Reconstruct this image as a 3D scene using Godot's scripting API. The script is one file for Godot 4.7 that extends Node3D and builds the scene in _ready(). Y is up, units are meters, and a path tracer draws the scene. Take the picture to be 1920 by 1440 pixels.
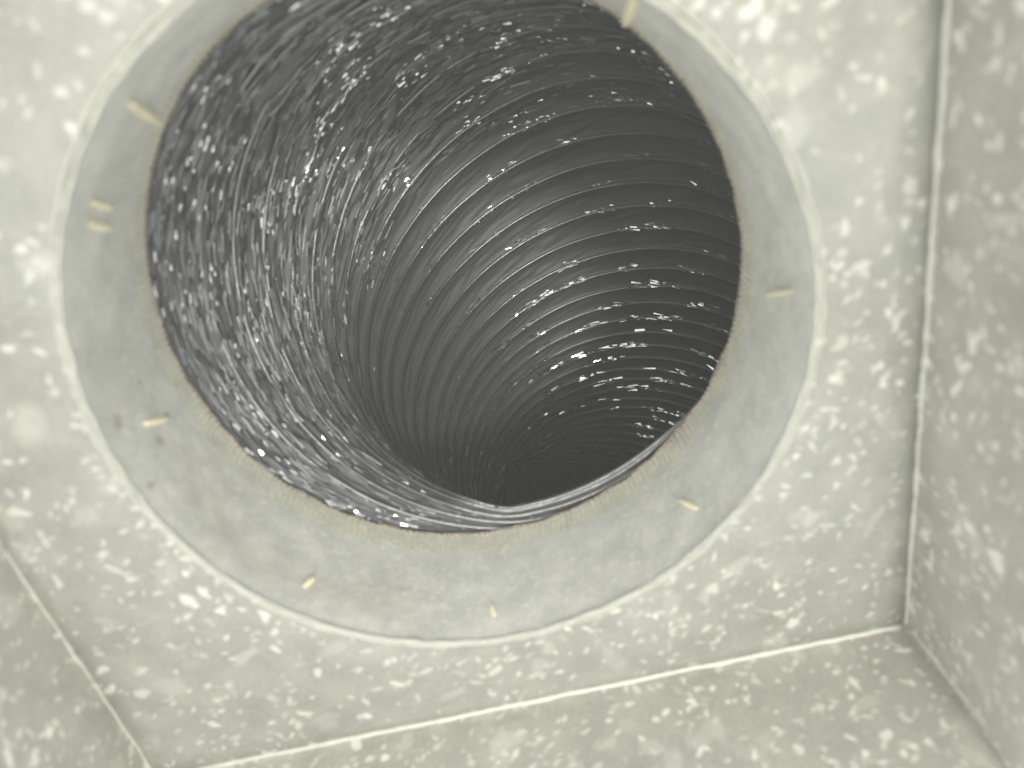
extends Node3D
# A square galvanised sheet metal box seen from above: round collar in its bottom panel, flexible foil duct bending away below.
# Local frame of everything: y is up, the bottom panel lies at y = 0, the hole is centred on the origin.

const TURN := 0.20026                     # the box is turned about the axis of its hole
const RIGHT := 0.13047
const NEAR := 0.13385
const LEFT := 0.14164
const FAR := 0.1345
const WALL_TOP := 0.061
const SHEET := 0.0008
const COLLAR_DEPTH := 0.0594
const PITCH := 0.0305                     # share of the duct's first 0.37 m per turn of the wire
# the duct's centre line and the tilt of its turns
const LINE := [Vector3(0, -0.0594, 0), Vector3(0.0208, -0.1065, 0.0004), Vector3(0.0505, -0.1322, 0.0354), Vector3(0.0828, -0.1536, 0.0971), Vector3(0.1061, -0.1877, 0.1651), Vector3(0.1145, -0.2164, 0.2207), Vector3(0.112, -0.2412, 0.272), Vector3(0.094, -0.272, 0.318), Vector3(0.062, -0.312, 0.352), Vector3(0.02, -0.362, 0.372), Vector3(-0.025, -0.42, 0.37), Vector3(-0.062, -0.47, 0.34), Vector3(-0.085, -0.515, 0.295), Vector3(-0.1, -0.55, 0.24)]
const TILT := [Vector2(0, 0), Vector2(0.4955, 0.5012), Vector2(0.4584, 1.0228), Vector2(0.3509, 1.1315), Vector2(0.2102, 1.1152), Vector2(0.1239, 1.1579), Vector2(-0.1515, 1.1528), Vector2(-0.42, 1.02), Vector2(-0.62, 0.85), Vector2(-0.72, 0.62), Vector2(-0.72, 0.25), Vector2(-0.6, -0.2), Vector2(-0.45, -0.6), Vector2(-0.35, -0.9)]

var rng := RandomNumberGenerator.new()
var noise := FastNoiseLite.new()
var fine := FastNoiseLite.new()
var box: Node3D


func _ready() -> void:
	rng.seed = 11
	noise.seed = 5
	noise.noise_type = FastNoiseLite.TYPE_SIMPLEX
	noise.frequency = 1.0
	noise.fractal_type = FastNoiseLite.FRACTAL_NONE
	fine.seed = 9
	fine.noise_type = FastNoiseLite.TYPE_SIMPLEX
	fine.frequency = 1.0
	fine.fractal_octaves = 3
	camera_and_light()
	build_box()
	build_duct()
	build_slivers()


# ---------------------------------------------------------------- camera, sky, sun, exposure
func camera_and_light() -> void:
	var cam := Camera3D.new()
	cam.name = "camera"
	# rows of the fitted rotation: right, image-down and forward, with (x, y, depth) laid out as (x, -depth, y)
	var right := Vector3(0.9973308, 0.0730150, 0.0)
	var down := Vector3(-0.0318412, 0.4349268, 0.8999027)
	var ahead := Vector3(0.0657064, -0.8975007, 0.4360908)
	cam.transform = Transform3D(Basis(right, -down, -ahead).orthonormalized(), Vector3(0.0029064, 0.1738185, -0.0785816))
	var lens := CameraAttributesPhysical.new()
	lens.frustum_focal_length = 21.9
	lens.frustum_focus_distance = 0.43
	lens.exposure_aperture = 5.9
	lens.frustum_near = 0.01
	lens.frustum_far = 50.0
	cam.attributes = lens
	cam.fov = 57.43
	cam.near = 0.01
	cam.far = 50.0
	add_child(cam)
	cam.current = true

	var env := Environment.new()
	env.background_mode = Environment.BG_SKY
	env.tonemap_mode = Environment.TONE_MAPPER_LINEAR
	env.tonemap_exposure = 1.5
	env.sdfgi_enabled = true
	env.ssao_enabled = true
	env.ssil_enabled = true
	var look := ProceduralSkyMaterial.new()
	look.sky_top_color = Color(0.79, 0.79, 0.775)
	look.sky_horizon_color = Color(0.86, 0.86, 0.83)
	look.ground_bottom_color = Color(0.35, 0.34, 0.30)
	look.ground_horizon_color = Color(0.6, 0.6, 0.56)
	look.energy_multiplier = 2.1
	env.fog_enabled = true                 # bright dusty air in the open box
	env.fog_density = 0.32
	env.fog_light_color = Color(0.94, 0.95, 0.95)
	var sky := Sky.new()
	sky.sky_material = look
	env.sky = sky
	var we := WorldEnvironment.new()
	we.name = "world_environment"
	we.environment = env
	add_child(we)

	var sun := DirectionalLight3D.new()
	sun.name = "sun"
	sun.light_energy = 0.6
	sun.light_color = Color(1.0, 0.98, 0.94)
	sun.light_angular_distance = 10.0
	sun.shadow_enabled = true
	add_child(sun)
	var zenith := deg_to_rad(19.0)
	var azimuth := deg_to_rad(6.0)        # from the far edge of the box towards its right-hand side
	var to_sun := Vector3(sin(zenith) * sin(azimuth), cos(zenith), -sin(zenith) * cos(azimuth))
	sun.look_at_from_position(to_sun, Vector3.ZERO, Vector3(0, 0, 1))


# ---------------------------------------------------------------- helpers
func tag(o: Node, label: String, category: String, group := "") -> void:
	o.set_meta("label", label)
	o.set_meta("category", category)
	if group:
		o.set_meta("group", group)


func part(called: String, mesh: Mesh, material: Material, parent: Node, label := "") -> MeshInstance3D:
	var o := MeshInstance3D.new()
	o.name = called
	o.mesh = mesh
	o.material_override = material
	if label:
		o.set_meta("label", label)
	parent.add_child(o, true)
	return o


# a sheet of rows x columns points, smooth; its front faces the side that looks along +(row x column)
func sheet(points: PackedVector3Array, uvs: PackedVector2Array, rows: int, columns: int, flip := false) -> ArrayMesh:
	var index := PackedInt32Array()
	index.resize((rows - 1) * (columns - 1) * 6)
	var k := 0
	for r in rows - 1:
		for c in columns - 1:
			var a := r * columns + c
			var b := a + columns
			if flip:
				index[k] = a; index[k + 1] = b; index[k + 2] = a + 1
				index[k + 3] = a + 1; index[k + 4] = b; index[k + 5] = b + 1
			else:
				index[k] = a; index[k + 1] = a + 1; index[k + 2] = b
				index[k + 3] = a + 1; index[k + 4] = b + 1; index[k + 5] = b
			k += 6
	var arrays := []
	arrays.resize(Mesh.ARRAY_MAX)
	arrays[Mesh.ARRAY_VERTEX] = points
	arrays[Mesh.ARRAY_TEX_UV] = uvs
	arrays[Mesh.ARRAY_INDEX] = index
	var st := SurfaceTool.new()
	st.create_from_arrays(arrays)
	st.generate_normals()
	return st.commit()


# a tube along a path; radius is given per point
func tube(path: PackedVector3Array, radii: PackedFloat32Array, around := 8, capped := true) -> ArrayMesh:
	var pts := PackedVector3Array()
	var uvs := PackedVector2Array()
	var side := Vector3.ZERO
	var n := path.size()
	var length := 0.0
	for i in n:
		var t := (path[mini(i + 1, n - 1)] - path[maxi(i - 1, 0)]).normalized()
		if i == 0:
			side = t.cross(Vector3.UP if absf(t.y) < 0.9 else Vector3.RIGHT).normalized()
		else:
			length += path[i].distance_to(path[i - 1])
			side = (side - t * side.dot(t)).normalized()
		var other := t.cross(side)
		var r := radii[i]
		if capped and (i == 0 or i == n - 1):
			r = 0.00001
		for j in around + 1:
			var a := TAU * j / around
			pts.append(path[i] + (side * cos(a) + other * sin(a)) * r)
			uvs.append(Vector2(length * 40.0, float(j) / around))
	return sheet(pts, uvs, n, around + 1)


func hole_radius(angle: float, deep: float) -> float:
	# angle in the unturned frame; deep runs from 0 at the panel to 1 at the collar's lower end
	var a := 0.1 - 0.00072 * cos(2 * angle) + 0.00066 * sin(2 * angle) + 0.00066 * cos(3 * angle) - 0.00003 * sin(3 * angle)
	var b := 0.1016 - 0.00045 * cos(2 * angle) + 0.00126 * sin(2 * angle) + 0.00031 * cos(3 * angle) - 0.00007 * sin(3 * angle)
	return lerpf(a, b, deep)


# ---------------------------------------------------------------- materials
func texture_from(bytes: PackedByteArray, w: int, h: int, format: int) -> ImageTexture:
	return ImageTexture.create_from_image(Image.create_from_data(w, h, false, format, bytes))


# adds one ragged zinc spangle to a field of strengths
func spangle(field: PackedFloat32Array, w: int, h: int, cx: float, cy: float, rx: float, ry: float, turn: float, strength: float, soft: float) -> void:
	var reach := int(ceil(maxf(rx, ry) * 1.8)) + 1
	var p1 := rng.randf() * TAU
	var p2 := rng.randf() * TAU
	var p3 := rng.randf() * TAU
	var k1 := rng.randf_range(0.05, 0.28)
	var k2 := rng.randf_range(0.05, 0.25)
	var k3 := rng.randf_range(0.03, 0.14)
	var sides := []
	if rng.randf() < 0.85:
		for i in rng.randi_range(4, 6):
			var t := rng.randf() * TAU
			sides.append([cos(t), sin(t), rng.randf_range(0.55, 1.05)])
	var ct := cos(turn)
	var sn := sin(turn)
	for y in range(int(cy) - reach, int(cy) + reach + 1):
		for x in range(int(cx) - reach, int(cx) + reach + 1):
			var dx := x - cx
			var dy := y - cy
			var a := (dx * ct + dy * sn) / rx
			var b := (-dx * sn + dy * ct) / ry
			var d := sqrt(a * a + b * b)
			if d > 1.7:
				continue
			var edge := 1.0
			if sides:
				d *= 0.85
				for q in sides:
					d = maxf(d, (a * q[0] + b * q[1]) / q[2])
			else:
				var f := atan2(b, a)
				edge = 1.0 + k1 * sin(2 * f + p1) + k2 * sin(3 * f + p2) + k3 * sin(5 * f + p3)
			var v := strength * clampf((edge - d) / soft + 0.5, 0.0, 1.0)
			if v > 0.0:
				var at := posmod(y, h) * w + posmod(x, w)
				field[at] = maxf(field[at], v)


func noise_bytes(frequency: float, w: int, h: int, seed_: int, octaves := 4) -> PackedByteArray:
	var n := FastNoiseLite.new()
	n.seed = seed_
	n.frequency = frequency
	n.fractal_octaves = octaves
	var im := n.get_seamless_image(w, h)
	im.convert(Image.FORMAT_L8)
	return im.get_data()


# zinc coated steel: grey-green ground, ragged pale spangles, faint mottling and scratches
func galvanised(w: int, h: int, many: float, contrast: float, tone: Color, seed_: int, stains := [], metal := 0.3, peak := 0.92) -> StandardMaterial3D:
	rng.seed = seed_
	var field := PackedFloat32Array()
	field.resize(w * h)
	var k := 1.0
	many *= w * h / 1048576.0
	for i in int(130 * many):          # large faint ones
		spangle(field, w, h, rng.randf() * w, rng.randf() * h, rng.randf_range(9, 24) * k, rng.randf_range(6, 13) * k, rng.randf() * PI, rng.randf_range(0.1, 0.35), 0.6)
	for i in int(1900 * many):          # small faint specks
		spangle(field, w, h, rng.randf() * w, rng.randf() * h, rng.randf_range(2.5, 7) * k, rng.randf_range(1.8, 3.8) * k, rng.randfn(-0.5, 0.7), rng.randf_range(0.2, 0.75), 0.45)
	for i in int(1450 * many):          # clear ones, gathered in drifts
		var x := rng.randf() * w
		var y := rng.randf() * h
		if noise.get_noise_2d(x / 205.0 + seed_, y / 205.0) < rng.randf_range(-0.75, 0.3):
			continue
		var long := rng.randf_range(2.4, 6.0) * k * (1.7 if rng.randf() < 0.3 else 1.0)
		spangle(field, w, h, x, y, long, long * rng.randf_range(0.3, 0.8), rng.randfn(-0.5, 0.8), rng.randf_range(0.5, 1.0), 0.35)
	var broad := noise_bytes(0.004, w, h, seed_ + 1)
	var mid := noise_bytes(0.018, w, h, seed_ + 2)
	var grain := noise_bytes(0.12, w, h, seed_ + 3, 2)
	var rgb := PackedByteArray()
	rgb.resize(w * h * 3)
	var rough := PackedByteArray()
	rough.resize(w * h)
	var lr := tone.r
	var lg := tone.g
	var lb := tone.b
	for i in w * h:
		var m := field[i] * contrast
		var v := 1.0 + (broad[i] - 128) / 128.0 * 0.035 + (mid[i] - 128) / 128.0 * 0.05 + (grain[i] - 128) / 128.0 * 0.05
		var warm := (mid[i] - broad[i]) / 255.0 * 0.008
		rgb[i * 3] = int(clampf((lr * (1.0 + warm) * v * (1.0 - m) + peak * m), 0, 1) * 255)
		rgb[i * 3 + 1] = int(clampf((lg * v * (1.0 - m) + (peak + 0.003) * m), 0, 1) * 255)
		rgb[i * 3 + 2] = int(clampf((lb * (1.0 - warm) * v * (1.0 - m) + (peak - 0.03) * m), 0, 1) * 255)
		rough[i] = int(clampf(0.54 + (mid[i] - 128) / 128.0 * 0.12 - 0.28 * m, 0.2, 1) * 255)
	for s in stains:                   # [u, v, radius u, radius v, colour, strength]
		var cx: float = s[0] * w
		var cy: float = s[1] * h
		var rx: float = s[2] * w
		var ry: float = s[3] * h
		var c: Color = s[4]
		for y in range(int(cy - ry * 1.6), int(cy + ry * 1.6) + 1):
			for x in range(int(cx - rx * 1.6), int(cx + rx * 1.6) + 1):
				var d := sqrt(pow((x - cx) / rx, 2) + pow((y - cy) / ry, 2)) + noise.get_noise_2d(x * 0.03, y * 0.03) * 0.35
				var t: float = clampf(1.3 - d, 0, 1) * s[5] * 0.3
				if t > 0.0:
					var at := (posmod(y, h) * w + posmod(x, w)) * 3
					rgb[at] = int(lerpf(rgb[at], c.r * 255, t))
					rgb[at + 1] = int(lerpf(rgb[at + 1], c.g * 255, t))
					rgb[at + 2] = int(lerpf(rgb[at + 2], c.b * 255, t))
	var m3 := StandardMaterial3D.new()
	m3.albedo_texture = texture_from(rgb, w, h, Image.FORMAT_RGB8)
	m3.roughness_texture = texture_from(rough, w, h, Image.FORMAT_L8)
	m3.roughness_texture_channel = BaseMaterial3D.TEXTURE_CHANNEL_RED
	m3.metallic = metal
	return m3


func plain_metal(c: Color, rough: float, metal: float) -> StandardMaterial3D:
	var m := StandardMaterial3D.new()
	m.albedo_color = c
	m.roughness = rough
	m.metallic = metal
	return m


func wavy_normal(frequency: float, seed_: int, strength: float) -> NoiseTexture2D:
	var n := FastNoiseLite.new()
	n.seed = seed_
	n.frequency = frequency
	n.fractal_octaves = 3
	var t := NoiseTexture2D.new()
	t.width = 512
	t.height = 512
	t.seamless = true
	t.as_normal_map = true
	t.bump_strength = strength
	t.noise = n
	return t


# ---------------------------------------------------------------- the box
func build_box() -> void:
	box = Node3D.new()
	box.name = "sheet_metal_box"
	box.rotation.y = TURN
	add_child(box)
	tag(box, "square galvanised steel box with speckled zinc finish and a round collar through its bottom", "metal box")
	var zinc := galvanised(1024, 1024, 1.0, 0.85, Color(0.636, 0.643, 0.612), 21)
	var wall_zinc := galvanised(1024, 1024, 1.15, 1.0, Color(0.735, 0.735, 0.70), 57, [], 0.3, 1.0)
	var seam_metal := plain_metal(Color(0.84, 0.84, 0.80), 0.45, 0.2)

	# bottom panel: from the hole out to the four edges, a millimetre thick, not quite flat
	var pts := PackedVector3Array()
	var uvs := PackedVector2Array()
	var around := 720
	var rings := [0.0, 0.0, 0.04, 0.1, 0.18, 0.28, 0.4, 0.52, 0.64, 0.76, 0.88, 1.0]
	for r in rings.size() + 1:
		for j in around + 1:
			var a := TAU * j / around
			var d := Vector2(cos(a), sin(a))
			var reach := 1e9
			if d.x > 0.0001: reach = minf(reach, RIGHT / d.x)
			if d.x < -0.0001: reach = minf(reach, -LEFT / d.x)
			if d.y > 0.0001: reach = minf(reach, NEAR / d.y)
			if d.y < -0.0001: reach = minf(reach, -FAR / d.y)
			var hole := hole_radius(a - TURN, 0.0) + 0.0004
			var f: float = rings[mini(r, rings.size() - 1)]
			var p := d * lerpf(hole, reach, f)
			var lift := 0.0
			if r == 0 or r == rings.size():
				lift = -SHEET
			else:
				lift = noise.get_noise_2d(p.x * 14.0, p.y * 14.0) * 0.0005 * sin(PI * f)
			pts.append(Vector3(p.x, lift, p.y))
			uvs.append(Vector2(p.x, p.y) / 0.3 + Vector2(0.5, 0.5))
	var panel := part("bottom_panel", sheet(pts, uvs, rings.size() + 1, around + 1, true), zinc, box)

	# beaded seam along every edge of the bottom panel
	edge_bead(panel, Vector3(RIGHT + 0.0001, -0.0006, -FAR), Vector3(RIGHT + 0.0001, -0.0006, NEAR), 0.0011, seam_metal)
	edge_bead(panel, Vector3(-LEFT, -0.0003, NEAR - 0.0004), Vector3(RIGHT - 0.001, -0.0003, NEAR - 0.0004), 0.0010, seam_metal)
	edge_bead(panel, Vector3(-LEFT + 0.0001, -0.0001, -FAR), Vector3(-LEFT + 0.0001, -0.0001, NEAR - 0.001), 0.00035, seam_metal)
	edge_bead(panel, Vector3(-LEFT, 0, -FAR + 0.0006), Vector3(RIGHT - 0.002, 0, -FAR + 0.0006), 0.0009, seam_metal)

	# four side panels
	side_panel(Vector3(RIGHT, 0, NEAR + 0.004), Vector3(RIGHT, 0, -FAR - 0.003), Vector3(1, 0, 0), 0.0003, wall_zinc, Vector2(0.13, 0.31))
	side_panel(Vector3(-LEFT - 0.001, 0, NEAR), Vector3(RIGHT + 0.0014, 0, NEAR), Vector3(0, 0, 1), 0.0042, wall_zinc, Vector2(0.57, 0.82))
	side_panel(Vector3(-LEFT, 0, -FAR - 0.003), Vector3(-LEFT, 0, NEAR + 0.004), Vector3(-1, 0, 0), 0.0003, wall_zinc, Vector2(0.91, 0.05))
	side_panel(Vector3(RIGHT + 0.0014, 0, -FAR), Vector3(-LEFT - 0.001, 0, -FAR), Vector3(0, 0, -1), 0.0026, wall_zinc, Vector2(0.36, 0.6))
	# folded flange up each corner
	for c in [Vector3(RIGHT + 0.0009, 0, NEAR - 0.0002), Vector3(-LEFT - 0.0006, 0, NEAR - 0.0002), Vector3(RIGHT + 0.0009, 0, -FAR + 0.001), Vector3(-LEFT - 0.0006, 0, -FAR + 0.001)]:
		var path := PackedVector3Array()
		var radii := PackedFloat32Array()
		for i in 24:
			var h := lerpf(0.0012, WALL_TOP - 0.001, i / 23.0)
			path.append(c + Vector3(noise.get_noise_1d(h * 160) * 0.0001, h, 0))
			radii.append(0.0009 + noise.get_noise_1d(h * 300 + 50) * 0.00015)
		part("corner_flange", tube(path, radii, 10), seam_metal, box)
	build_collar()


func edge_bead(panel: Node, from: Vector3, to: Vector3, radius: float, material: Material) -> void:
	var path := PackedVector3Array()
	var radii := PackedFloat32Array()
	var n := 160
	for i in n:
		var t := float(i) / (n - 1)
		var s := t * from.distance_to(to)
		path.append(from.lerp(to, t) + Vector3(noise.get_noise_1d(s * 60 + from.x * 900), noise.get_noise_1d(s * 90 + 31), noise.get_noise_1d(s * 60 + from.z * 900)) * 0.00022)
		radii.append(radius * (1.0 + 0.16 * noise.get_noise_1d(s * 240 + 77)))
	part("edge_seam", tube(path, radii, 12), material, panel)


func side_panel(from: Vector3, to: Vector3, out: Vector3, gap: float, material: Material, shift: Vector2) -> void:
	# cross section: [distance outwards from the panel's edge, height]
	var section := [[0.0002, -0.0012], [0.0004, -0.0022], [gap * 0.4, -gap * 0.9], [gap * 0.75, -gap * 0.6], [gap * 0.95, 0.0002], [gap, 0.003], [gap, 0.012], [gap, 0.03], [gap, 0.05], [gap, WALL_TOP - 0.0003], [gap + 0.0003, WALL_TOP], [gap + SHEET, WALL_TOP], [gap + SHEET, 0.03], [gap + SHEET, -gap - 0.001], [gap * 0.4, -gap - 0.001], [0.0002, -0.0030]]
	var pts := PackedVector3Array()
	var uvs := PackedVector2Array()
	var n := 60
	var length := from.distance_to(to)
	for s in section:
		for i in n:
			var t := float(i) / (n - 1)
			var bow := 0.0
			if s[1] > 0.0029:
				bow = noise.get_noise_2d(t * length * 16.0 + shift.x * 40, s[1] * 16.0) * 0.0005
			pts.append(from.lerp(to, t) + out * (s[0] + bow) + Vector3(0, s[1], 0))
			uvs.append(Vector2(t * length, s[1]) / 0.3 + shift)
	part("side_panel", sheet(pts, uvs, section.size(), n), material, box)


func build_collar() -> void:
	var rust := Color(0.50, 0.37, 0.31)
	var blush := Color(0.70, 0.62, 0.57)
	var w := func(angle: float) -> float: return fposmod(angle, TAU) / TAU
	# [place round the collar, depth share, size round, size down, colour, strength]
	var stains := []
	for s in [[2.30, 0.28, 0.05, 0.16, blush, 0.5], [2.55, 0.45, 0.035, 0.2, blush, 0.4], [1.95, 0.3, 0.04, 0.12, blush, 0.3], [2.95, 0.17, 0.0035, 0.03, rust, 0.9], [2.80, 0.40, 0.003, 0.025, rust, 1.0], [2.83, 0.60, 0.0025, 0.028, rust, 1.0], [2.98, 0.52, 0.002, 0.018, rust, 0.9], [2.74, 0.12, 0.002, 0.03, rust, 0.9], [2.87, 0.86, 0.003, 0.03, rust, 0.5], [1.78, 0.42, 0.006, 0.012, rust, 0.35]]:
		stains.append([w.call(s[0]), s[1] * 0.75, s[2], s[3], s[4], s[5]])
	var zinc := galvanised(2048, 256, 1.0, 1.0, Color(0.915, 0.922, 0.897), 83, stains, 0.1, 1.0)
	var rim_metal := plain_metal(Color(0.755, 0.76, 0.72), 0.5, 0.2)
	var around := 900
	# wall
	var pts := PackedVector3Array()
	var uvs := PackedVector2Array()
	var steps := 22
	for r in steps + 1:
		var deep := float(r) / steps * 0.8
		for j in around + 1:
			var a := TAU * j / around
			var dent := noise.get_noise_2d(cos(a) * 3.0 + 5.0, sin(a) * 3.0 + deep * 2.0) * 0.0002 * sin(PI * deep / 0.8)
			var rad := hole_radius(a, deep) + dent
			pts.append(Vector3(cos(a) * rad, -deep * COLLAR_DEPTH + 0.0004, sin(a) * rad))
			uvs.append(Vector2(float(j) / around, deep * 0.75))
	var collar := part("collar", sheet(pts, uvs, steps + 1, around + 1, true), zinc, box, "dull grey sheet metal collar lining the round hole")
	collar.rotation.y = -TURN
	# two rolled beads round the mouth with a dark groove between them
	for bead in [[0.0, 0.0002, 0.0006], [0.0018, -0.0002, 0.0005]]:
		var path := PackedVector3Array()
		var radii := PackedFloat32Array()
		for j in 721:
			var a := TAU * j / 720
			var wob := noise.get_noise_2d(cos(a) * 9.0 + bead[0] * 999.0, sin(a) * 9.0) * 0.00025
			var rad: float = hole_radius(a, 0.0) + bead[0] + wob
			path.append(Vector3(cos(a) * rad, bead[1] + wob * 0.4, sin(a) * rad))
			radii.append(bead[2] * (1.0 + 0.2 * noise.get_noise_2d(cos(a) * 22.0, sin(a) * 22.0)) * (1.0 + 0.35 * noise.get_noise_2d(cos(a) * 6.0 + bead[0] * 5000.0, sin(a) * 6.0)))
		part("rolled_bead", tube(path, radii, 12, false), rim_metal, collar)
	# crimped lower end: fine upright flutes that die out towards the wall
	pts = PackedVector3Array()
	uvs = PackedVector2Array()
	var flutes := 288
	around = flutes * 8
	var rows := 10
	for r in rows + 1:
		var deep := lerpf(0.8, 0.995, float(r) / rows)
		var depth_of := smoothstep(0.0, 0.45, float(r) / rows)
		for j in around + 1:
			var a := TAU * j / around
			var height := 0.75 + 0.5 * noise.get_noise_2d(cos(a) * 6.0, sin(a) * 6.0)
			var rad := hole_radius(a, deep) + 0.00045 * depth_of * height * sin(a * flutes + noise.get_noise_2d(cos(a) * 8.0, sin(a) * 8.0 + 3.0) * 1.4)
			pts.append(Vector3(cos(a) * rad, -deep * COLLAR_DEPTH + 0.0004, sin(a) * rad))
			uvs.append(Vector2(float(j) / around, deep * 0.75))
	var crimp_zinc: StandardMaterial3D = zinc.duplicate()
	crimp_zinc.albedo_color = Color(1.0, 0.99, 0.955)
	part("crimped_edge", sheet(pts, uvs, rows + 1, around + 1, true), crimp_zinc, collar, "fluted tan lower edge of the collar")
	# hem: rusty raw edge at the very end
	var path2 := PackedVector3Array()
	var radii2 := PackedFloat32Array()
	for j in 721:
		var a := TAU * j / 720
		var bend := noise.get_noise_2d(cos(a) * 7.0, sin(a) * 7.0 + 9.0) * 0.0005
		var rad := hole_radius(a, 1.0) + 0.0002 + bend * 0.4
		path2.append(Vector3(cos(a) * rad, -COLLAR_DEPTH + 0.0002 + bend, sin(a) * rad))
		radii2.append(0.0007 * (1.0 + 0.3 * noise.get_noise_2d(cos(a) * 30.0, sin(a) * 30.0)))
	var hem := StandardMaterial3D.new()
	var ramp := Gradient.new()
	ramp.set_color(0, Color(0.50, 0.42, 0.36))
	ramp.set_color(1, Color(0.74, 0.71, 0.65))
	var nt := NoiseTexture2D.new()
	nt.width = 512
	nt.height = 64
	nt.seamless = true
	nt.color_ramp = ramp
	var nn := FastNoiseLite.new()
	nn.seed = 4
	nn.frequency = 0.02
	nt.noise = nn
	hem.albedo_texture = nt
	hem.roughness = 0.7
	hem.metallic = 0.1
	part("raw_hem", tube(path2, radii2, 10, false), hem, collar, "thin rust tinted raw edge at the collar's end")


# ---------------------------------------------------------------- the flexible duct
func along(list: Array, x: float) -> Variant:
	var n := list.size()
	var t := clampf(x, 0.0, 1.0) * (n - 1)
	var i := mini(int(t), n - 2)
	var f := t - i
	var p1 = list[i]
	var p2 = list[i + 1]
	var p0 = list[i - 1] if i > 0 else 2.0 * p1 - p2
	var p3 = list[i + 2] if i < n - 2 else 2.0 * p2 - p1
	return 0.5 * (2.0 * p1 + (p2 - p0) * f + (2.0 * p0 - 5.0 * p1 + 4.0 * p2 - p3) * f * f + (3.0 * p1 - p0 - 3.0 * p2 + p3) * f * f * f)


# a point of the duct: u is the way along it (1 at the last fitted knot), angle as in the collar, radius from its axis
func duct_frame(u: float) -> Array:
	var x := u * 6.0 / (LINE.size() - 1)
	var c: Vector3 = along(LINE, x)
	var ab: Vector2 = along(TILT, x)
	var e := Vector3(cos(ab.x), cos(ab.y) * sin(ab.x), -sin(ab.y) * sin(ab.x))
	var n := Vector3(sin(ab.x), -cos(ab.x) * cos(ab.y), sin(ab.y) * cos(ab.x))
	var v := Vector3(0, sin(ab.y), cos(ab.y))
	# v completes the frame: across both e and the axis
	v = e.cross(n).normalized()
	return [c, e, v, n]


# how far the foil is from the duct's axis
func duct_radius(u: float, a: float) -> float:
	var ca := cos(a)
	var sa := sin(a)
	var s := u * 0.37
	var bunched := 1.0 - smoothstep(0.12, 0.26, u)     # gathered folds where it is pushed up against the collar
	var phase := fposmod(u / PITCH - a / TAU, 1.0)
	var bulge := 0.0020 * sin(PI * phase) - 0.0011 * exp(-pow(minf(phase, 1.0 - phase) / 0.065, 2.0))
	# oblique creases between the wires, long round the duct and short along it
	var crease := absf(fine.get_noise_3d(ca * 1.5, sa * 1.5, s * 210.0 + ca * 3.0)) * 0.0011 + noise.get_noise_3d(ca * 4.0 + 7.0, sa * 4.0, s * 160.0) * 0.00035
	var rad := 0.1012 + bulge * (1.0 - 0.55 * bunched) - crease * minf(1.0, 4.0 * phase * (1.0 - phase) + 0.15) * (1.0 + 0.5 * bunched)
	if bunched > 0.0:
		rad += bunched * (0.0006 * sin(s * TAU / 0.0029 + 4.0 * noise.get_noise_3d(ca * 1.6, sa * 1.6, s * 40.0)) + 0.0007 * noise.get_noise_3d(ca * 2.2, sa * 2.2, s * 300.0) + 0.0011 * absf(noise.get_noise_3d(ca * 4.0, sa * 4.0, s * 80.0)))
	var crumpled := smoothstep(1.9, 0.9, absf(angle_difference(a, 2.9))) * smoothstep(0.01, 0.05, u) * (1.0 - smoothstep(0.2, 0.3, u))
	rad -= crumpled * (0.0019 * absf(noise.get_noise_3d(ca * 2.7 + 20.0, sa * 2.7, s * 105.0 + ca * 3.0)) + 0.0007 * noise.get_noise_3d(ca * 5.0, sa * 5.0, s * 230.0) + 0.0011 * noise.get_noise_3d(ca * 1.8, sa * 1.8, s * 400.0))
	if u < 0.02:
		rad = lerpf(0.1032, rad, smoothstep(-0.005, 0.02, u))
	return rad


# the duct is pulled over the collar from outside: nothing of it may lie inside the collar. On the squeezed side of
# the bend its turns are stacked tightly just under the collar's end.
func outside_collar(p: Vector3, u: float, clear: float) -> Vector3:
	if u <= 0.004:
		var flat := Vector2(p.x, p.z)
		var least := hole_radius(flat.angle(), 1.0) + clear
		if flat.length() < least:
			flat = flat.normalized() * least
		return Vector3(flat.x, p.y, flat.y)
	var most := -COLLAR_DEPTH - 0.0006 - 0.028 * u
	var over := p.y - most
	# soft minimum over 9 mm
	var h := clampf(0.5 + over / 0.018, 0.0, 1.0)
	var spread := 1.0 + (0.018 + 0.085 * smoothstep(1.75, 0.6, absf(angle_difference(atan2(p.z, p.x), 0.2)))) * smoothstep(0.2, 0.9, h)
	return Vector3(p.x * spread, lerpf(p.y, most, h) - 0.0045 * h * (1.0 - h), p.z * spread)


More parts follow.
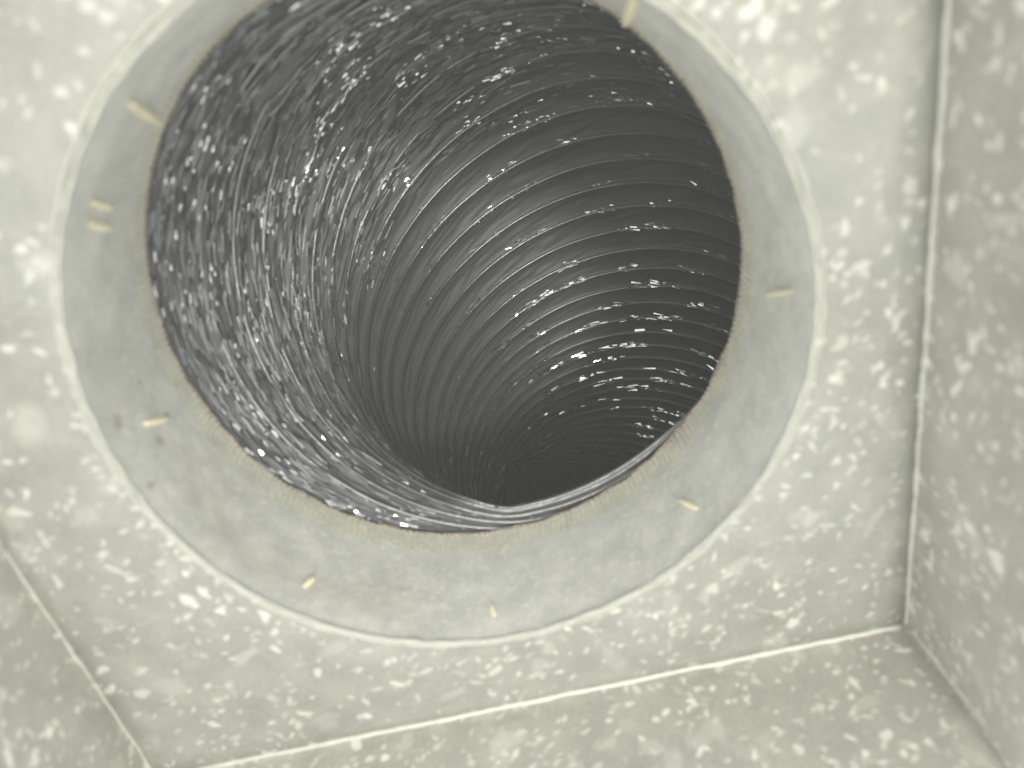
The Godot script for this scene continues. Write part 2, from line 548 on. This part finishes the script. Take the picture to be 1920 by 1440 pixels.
func build_duct() -> void:
	var duct := Node3D.new()
	duct.name = "flexible_duct"
	add_child(duct)
	tag(duct, "dark crinkled foil flexible duct with wire ribs, curving away below the collar", "duct")
	var foil := StandardMaterial3D.new()
	foil.albedo_color = Color(0.40, 0.405, 0.415)
	foil.metallic = 0.5
	foil.roughness = 0.6
	foil.normal_enabled = true
	foil.normal_texture = wavy_normal(0.03, 3, 6.0)
	foil.normal_scale = 0.14
	foil.uv1_scale = Vector3(14, 60, 1)
	var last := 13.0 / 6.0 - 0.01
	var turns := int(last / PITCH)
	var per_turn := 22
	var us := PackedFloat32Array()             # finely spaced where it can be seen, and gathered at the wires
	us.append(-0.02)
	for t in turns:
		var n := per_turn if t * PITCH < 1.08 else 8
		for i in n:
			us.append((t + float(i) / n) * PITCH)
	var rows := us.size() - 1
	var around := 400
	var pts := PackedVector3Array()
	var uvs := PackedVector2Array()
	pts.resize((rows + 1) * (around + 1))
	uvs.resize((rows + 1) * (around + 1))
	var k := 0
	for r in rows + 1:
		var u := us[r]
		var fr := duct_frame(u)
		var c: Vector3 = fr[0]
		if u < 0.0:
			c.y += -u * 0.5
		for j in around + 1:
			var a := TAU * (j % around) / around
			var ca := cos(a)
			var sa := sin(a)
			var rad := duct_radius(u, a)
			pts[k] = outside_collar(c + (fr[1] * ca + fr[2] * sa) * rad, u, 0.0014)
			uvs[k] = Vector2(float(j) / around, u / last)
			k += 1
	part("foil_lining", sheet(pts, uvs, rows + 1, around + 1, true), foil, duct)

	var wire := StandardMaterial3D.new()
	wire.albedo_color = Color(0.58, 0.585, 0.59)
	wire.metallic = 0.85
	wire.roughness = 0.3
	wire.normal_enabled = true
	wire.normal_texture = wavy_normal(0.025, 8, 9.0)
	wire.normal_scale = 0.5
	for t in range(1, turns - 1):
		var path := PackedVector3Array()
		var radii := PackedFloat32Array()
		for j in 241:
			var a := TAU * j / 240
			var u := (t + a / TAU) * PITCH
			var fr := duct_frame(u)
			var rad := 0.1006 + noise.get_noise_2d(u * 300.0, 4.0) * 0.0002
			path.append(outside_collar(fr[0] + (fr[1] * cos(a) + fr[2] * sin(a)) * rad, u, 0.0009))
			radii.append(0.0009 * (1.0 + 0.12 * noise.get_noise_2d(u * 2600.0, 9.0)))
		part("wire_rib", tube(path, radii, 8, false), wire, duct)


	# sharp little creases in the foil: roof-shaped folds along the ribs, and dull fine wrinkles all over the gathered part
	var bright := plain_metal(Color(0.88, 0.88, 0.89), 0.1, 0.95)
	var dull := plain_metal(Color(0.54, 0.545, 0.56), 0.5, 0.75)
	rng.seed = 77
	var glints := part("foil_creases", creases(42000, true), bright, duct, "sharp bright creases scattered over the foil")
	glints.set_meta("kind", "stuff")
	var wrinkles := part("foil_wrinkles", creases(15000, false), dull, duct, "fine silvery wrinkles of the gathered foil by the collar")
	wrinkles.set_meta("kind", "stuff")


func creases(many: int, sharp: bool) -> ArrayMesh:
	var st := SurfaceTool.new()
	st.begin(Mesh.PRIMITIVE_TRIANGLES)
	st.set_smooth_group(-1)
	for i in many:
		var a := rng.randf() * TAU
		var u := (rng.randi_range(3, 34) + (rng.randi_range(0, 9) if i % 3 == 0 else 0) + a / TAU + rng.randfn(0.0, 0.06)) * PITCH
		if i % 6 == 0 or not sharp:
			u = rng.randf_range(0.0, 0.28)
		if not sharp and (u > rng.randf_range(0.08, 0.3) or absf(angle_difference(a, -0.7)) < rng.randf_range(0.9, 2.1)):
			continue                       # thinning out away from the collar
		# the sharp ones come in clusters
		if sharp and noise.get_noise_2d(a * 2.3, u * 14.0 + 40.0) < rng.randf_range(-0.15, 0.75):
			continue
		if u < 0.5 and absf(angle_difference(a, -0.7)) < rng.randf_range(0.7, 1.25):
			continue                       # the foil is smooth on this side
		var turned := rng.randfn(0.0, 0.14)
		var coarse := 1.0 + 1.3 * smoothstep(0.3, 0.8, u)
		var fr := duct_frame(u)
		var inward: Vector3 = -(fr[1] * cos(a) + fr[2] * sin(a))
		var round_it: Vector3 = fr[2] * cos(a) - fr[1] * sin(a)
		var axis: Vector3 = fr[3]
		var half := rng.randf_range(0.0006, 0.0021) * (1.6 if rng.randf() < 0.2 else 1.0) * coarse
		var width := rng.randf_range(0.00024, 0.0005) * coarse
		if not sharp:
			half = rng.randf_range(0.002, 0.006)
			width = rng.randf_range(0.00018, 0.0004)
			turned *= 0.6
		var long := (round_it * cos(turned) + axis * sin(turned)) * half
		var wide := (axis * cos(turned) - round_it * sin(turned)) * width
		var base := outside_collar(fr[0] - inward * (duct_radius(u, a) + 0.0001), u, 0.0013)
		var ridge := base + inward * rng.randf_range(0.0001, 0.00055) * coarse + wide * rng.randf_range(-0.5, 0.5)
		var lift := inward * rng.randf_range(-0.00035, 0.00035)
		for side in [-1.0, 1.0]:
			var p: Array = [ridge - long + lift, ridge + long - lift, base + long + wide * side, base - long + wide * side]
			for q in ([0, 1, 2, 0, 2, 3] if side > 0.0 else [0, 2, 1, 0, 3, 2]):
				st.add_vertex(p[q])
	st.generate_normals()
	return st.commit()


# ---------------------------------------------------------------- slivers of straw stuck to the collar
func build_slivers() -> void:
	var straw := StandardMaterial3D.new()
	straw.albedo_color = Color(0.96, 0.925, 0.81)
	straw.roughness = 0.75
	var list := [
		[0.0161, -2.4327, 0.0515, -2.5406, 0.0013, "long pale straw sliver lying down the collar beside the crinkled upper left foil"],
		[0.0138, -2.7025, 0.0289, -2.7553, 0.0010, "upper one of the two short straw slivers side by side on the collar"],
		[0.0146, -2.7630, 0.0294, -2.8157, 0.0010, "lower one of the two short straw slivers side by side on the collar"],
		[0.0216, 2.8770, 0.0335, 2.8272, 0.0011, "cream straw sliver on the collar among the brown rust spots"],
		[0.0350, -0.0617, 0.0151, -0.1405, 0.0009, "thin pointed straw sliver alone on the collar nearest the right side panel"],
		[0.0248, 0.7066, 0.0150, 0.6631, 0.0009, "tan straw sliver on the collar below the brightest glints of the duct's edge"],
		[0.0125, 2.1315, 0.0179, 2.1068, 0.0010, "short yellowish straw chip on the collar close to the rolled bead at lower left"],
		[0.0157, 1.4772, 0.0102, 1.4684, 0.0008, "tiny upright straw chip on the collar just above the bottom of the rolled bead"],
		[0.0560, -1.0050, 0.0100, -1.1000, 0.0014, "longest straw sliver, crossing the collar's far side at the top of the hole"]]
	for s in list:
		var path := PackedVector3Array()
		var radii := PackedFloat32Array()
		var n := 60
		var base := Vector3.ZERO
		for i in n:
			var t := float(i) / (n - 1)
			var deep := lerpf(s[0], s[2], t)
			var a := lerpf(s[1], s[3], t)
			var rad: float = hole_radius(a, deep / COLLAR_DEPTH) - s[4] * 0.7
			var p := Vector3(cos(a) * rad, -deep, sin(a) * rad)
			if i == 0:
				base = p
			path.append(p - base)
			radii.append(s[4] * (0.55 + 0.45 * sin(PI * clampf(t * 1.02, 0.05, 0.95))) * (1.0 + 0.13 * sin(t * TAU * 11.0)))
		var o := part("straw_sliver", tube(path, radii, 8), straw, self)
		o.position = base
		tag(o, s[5], "straw", "straw slivers stuck to the collar")
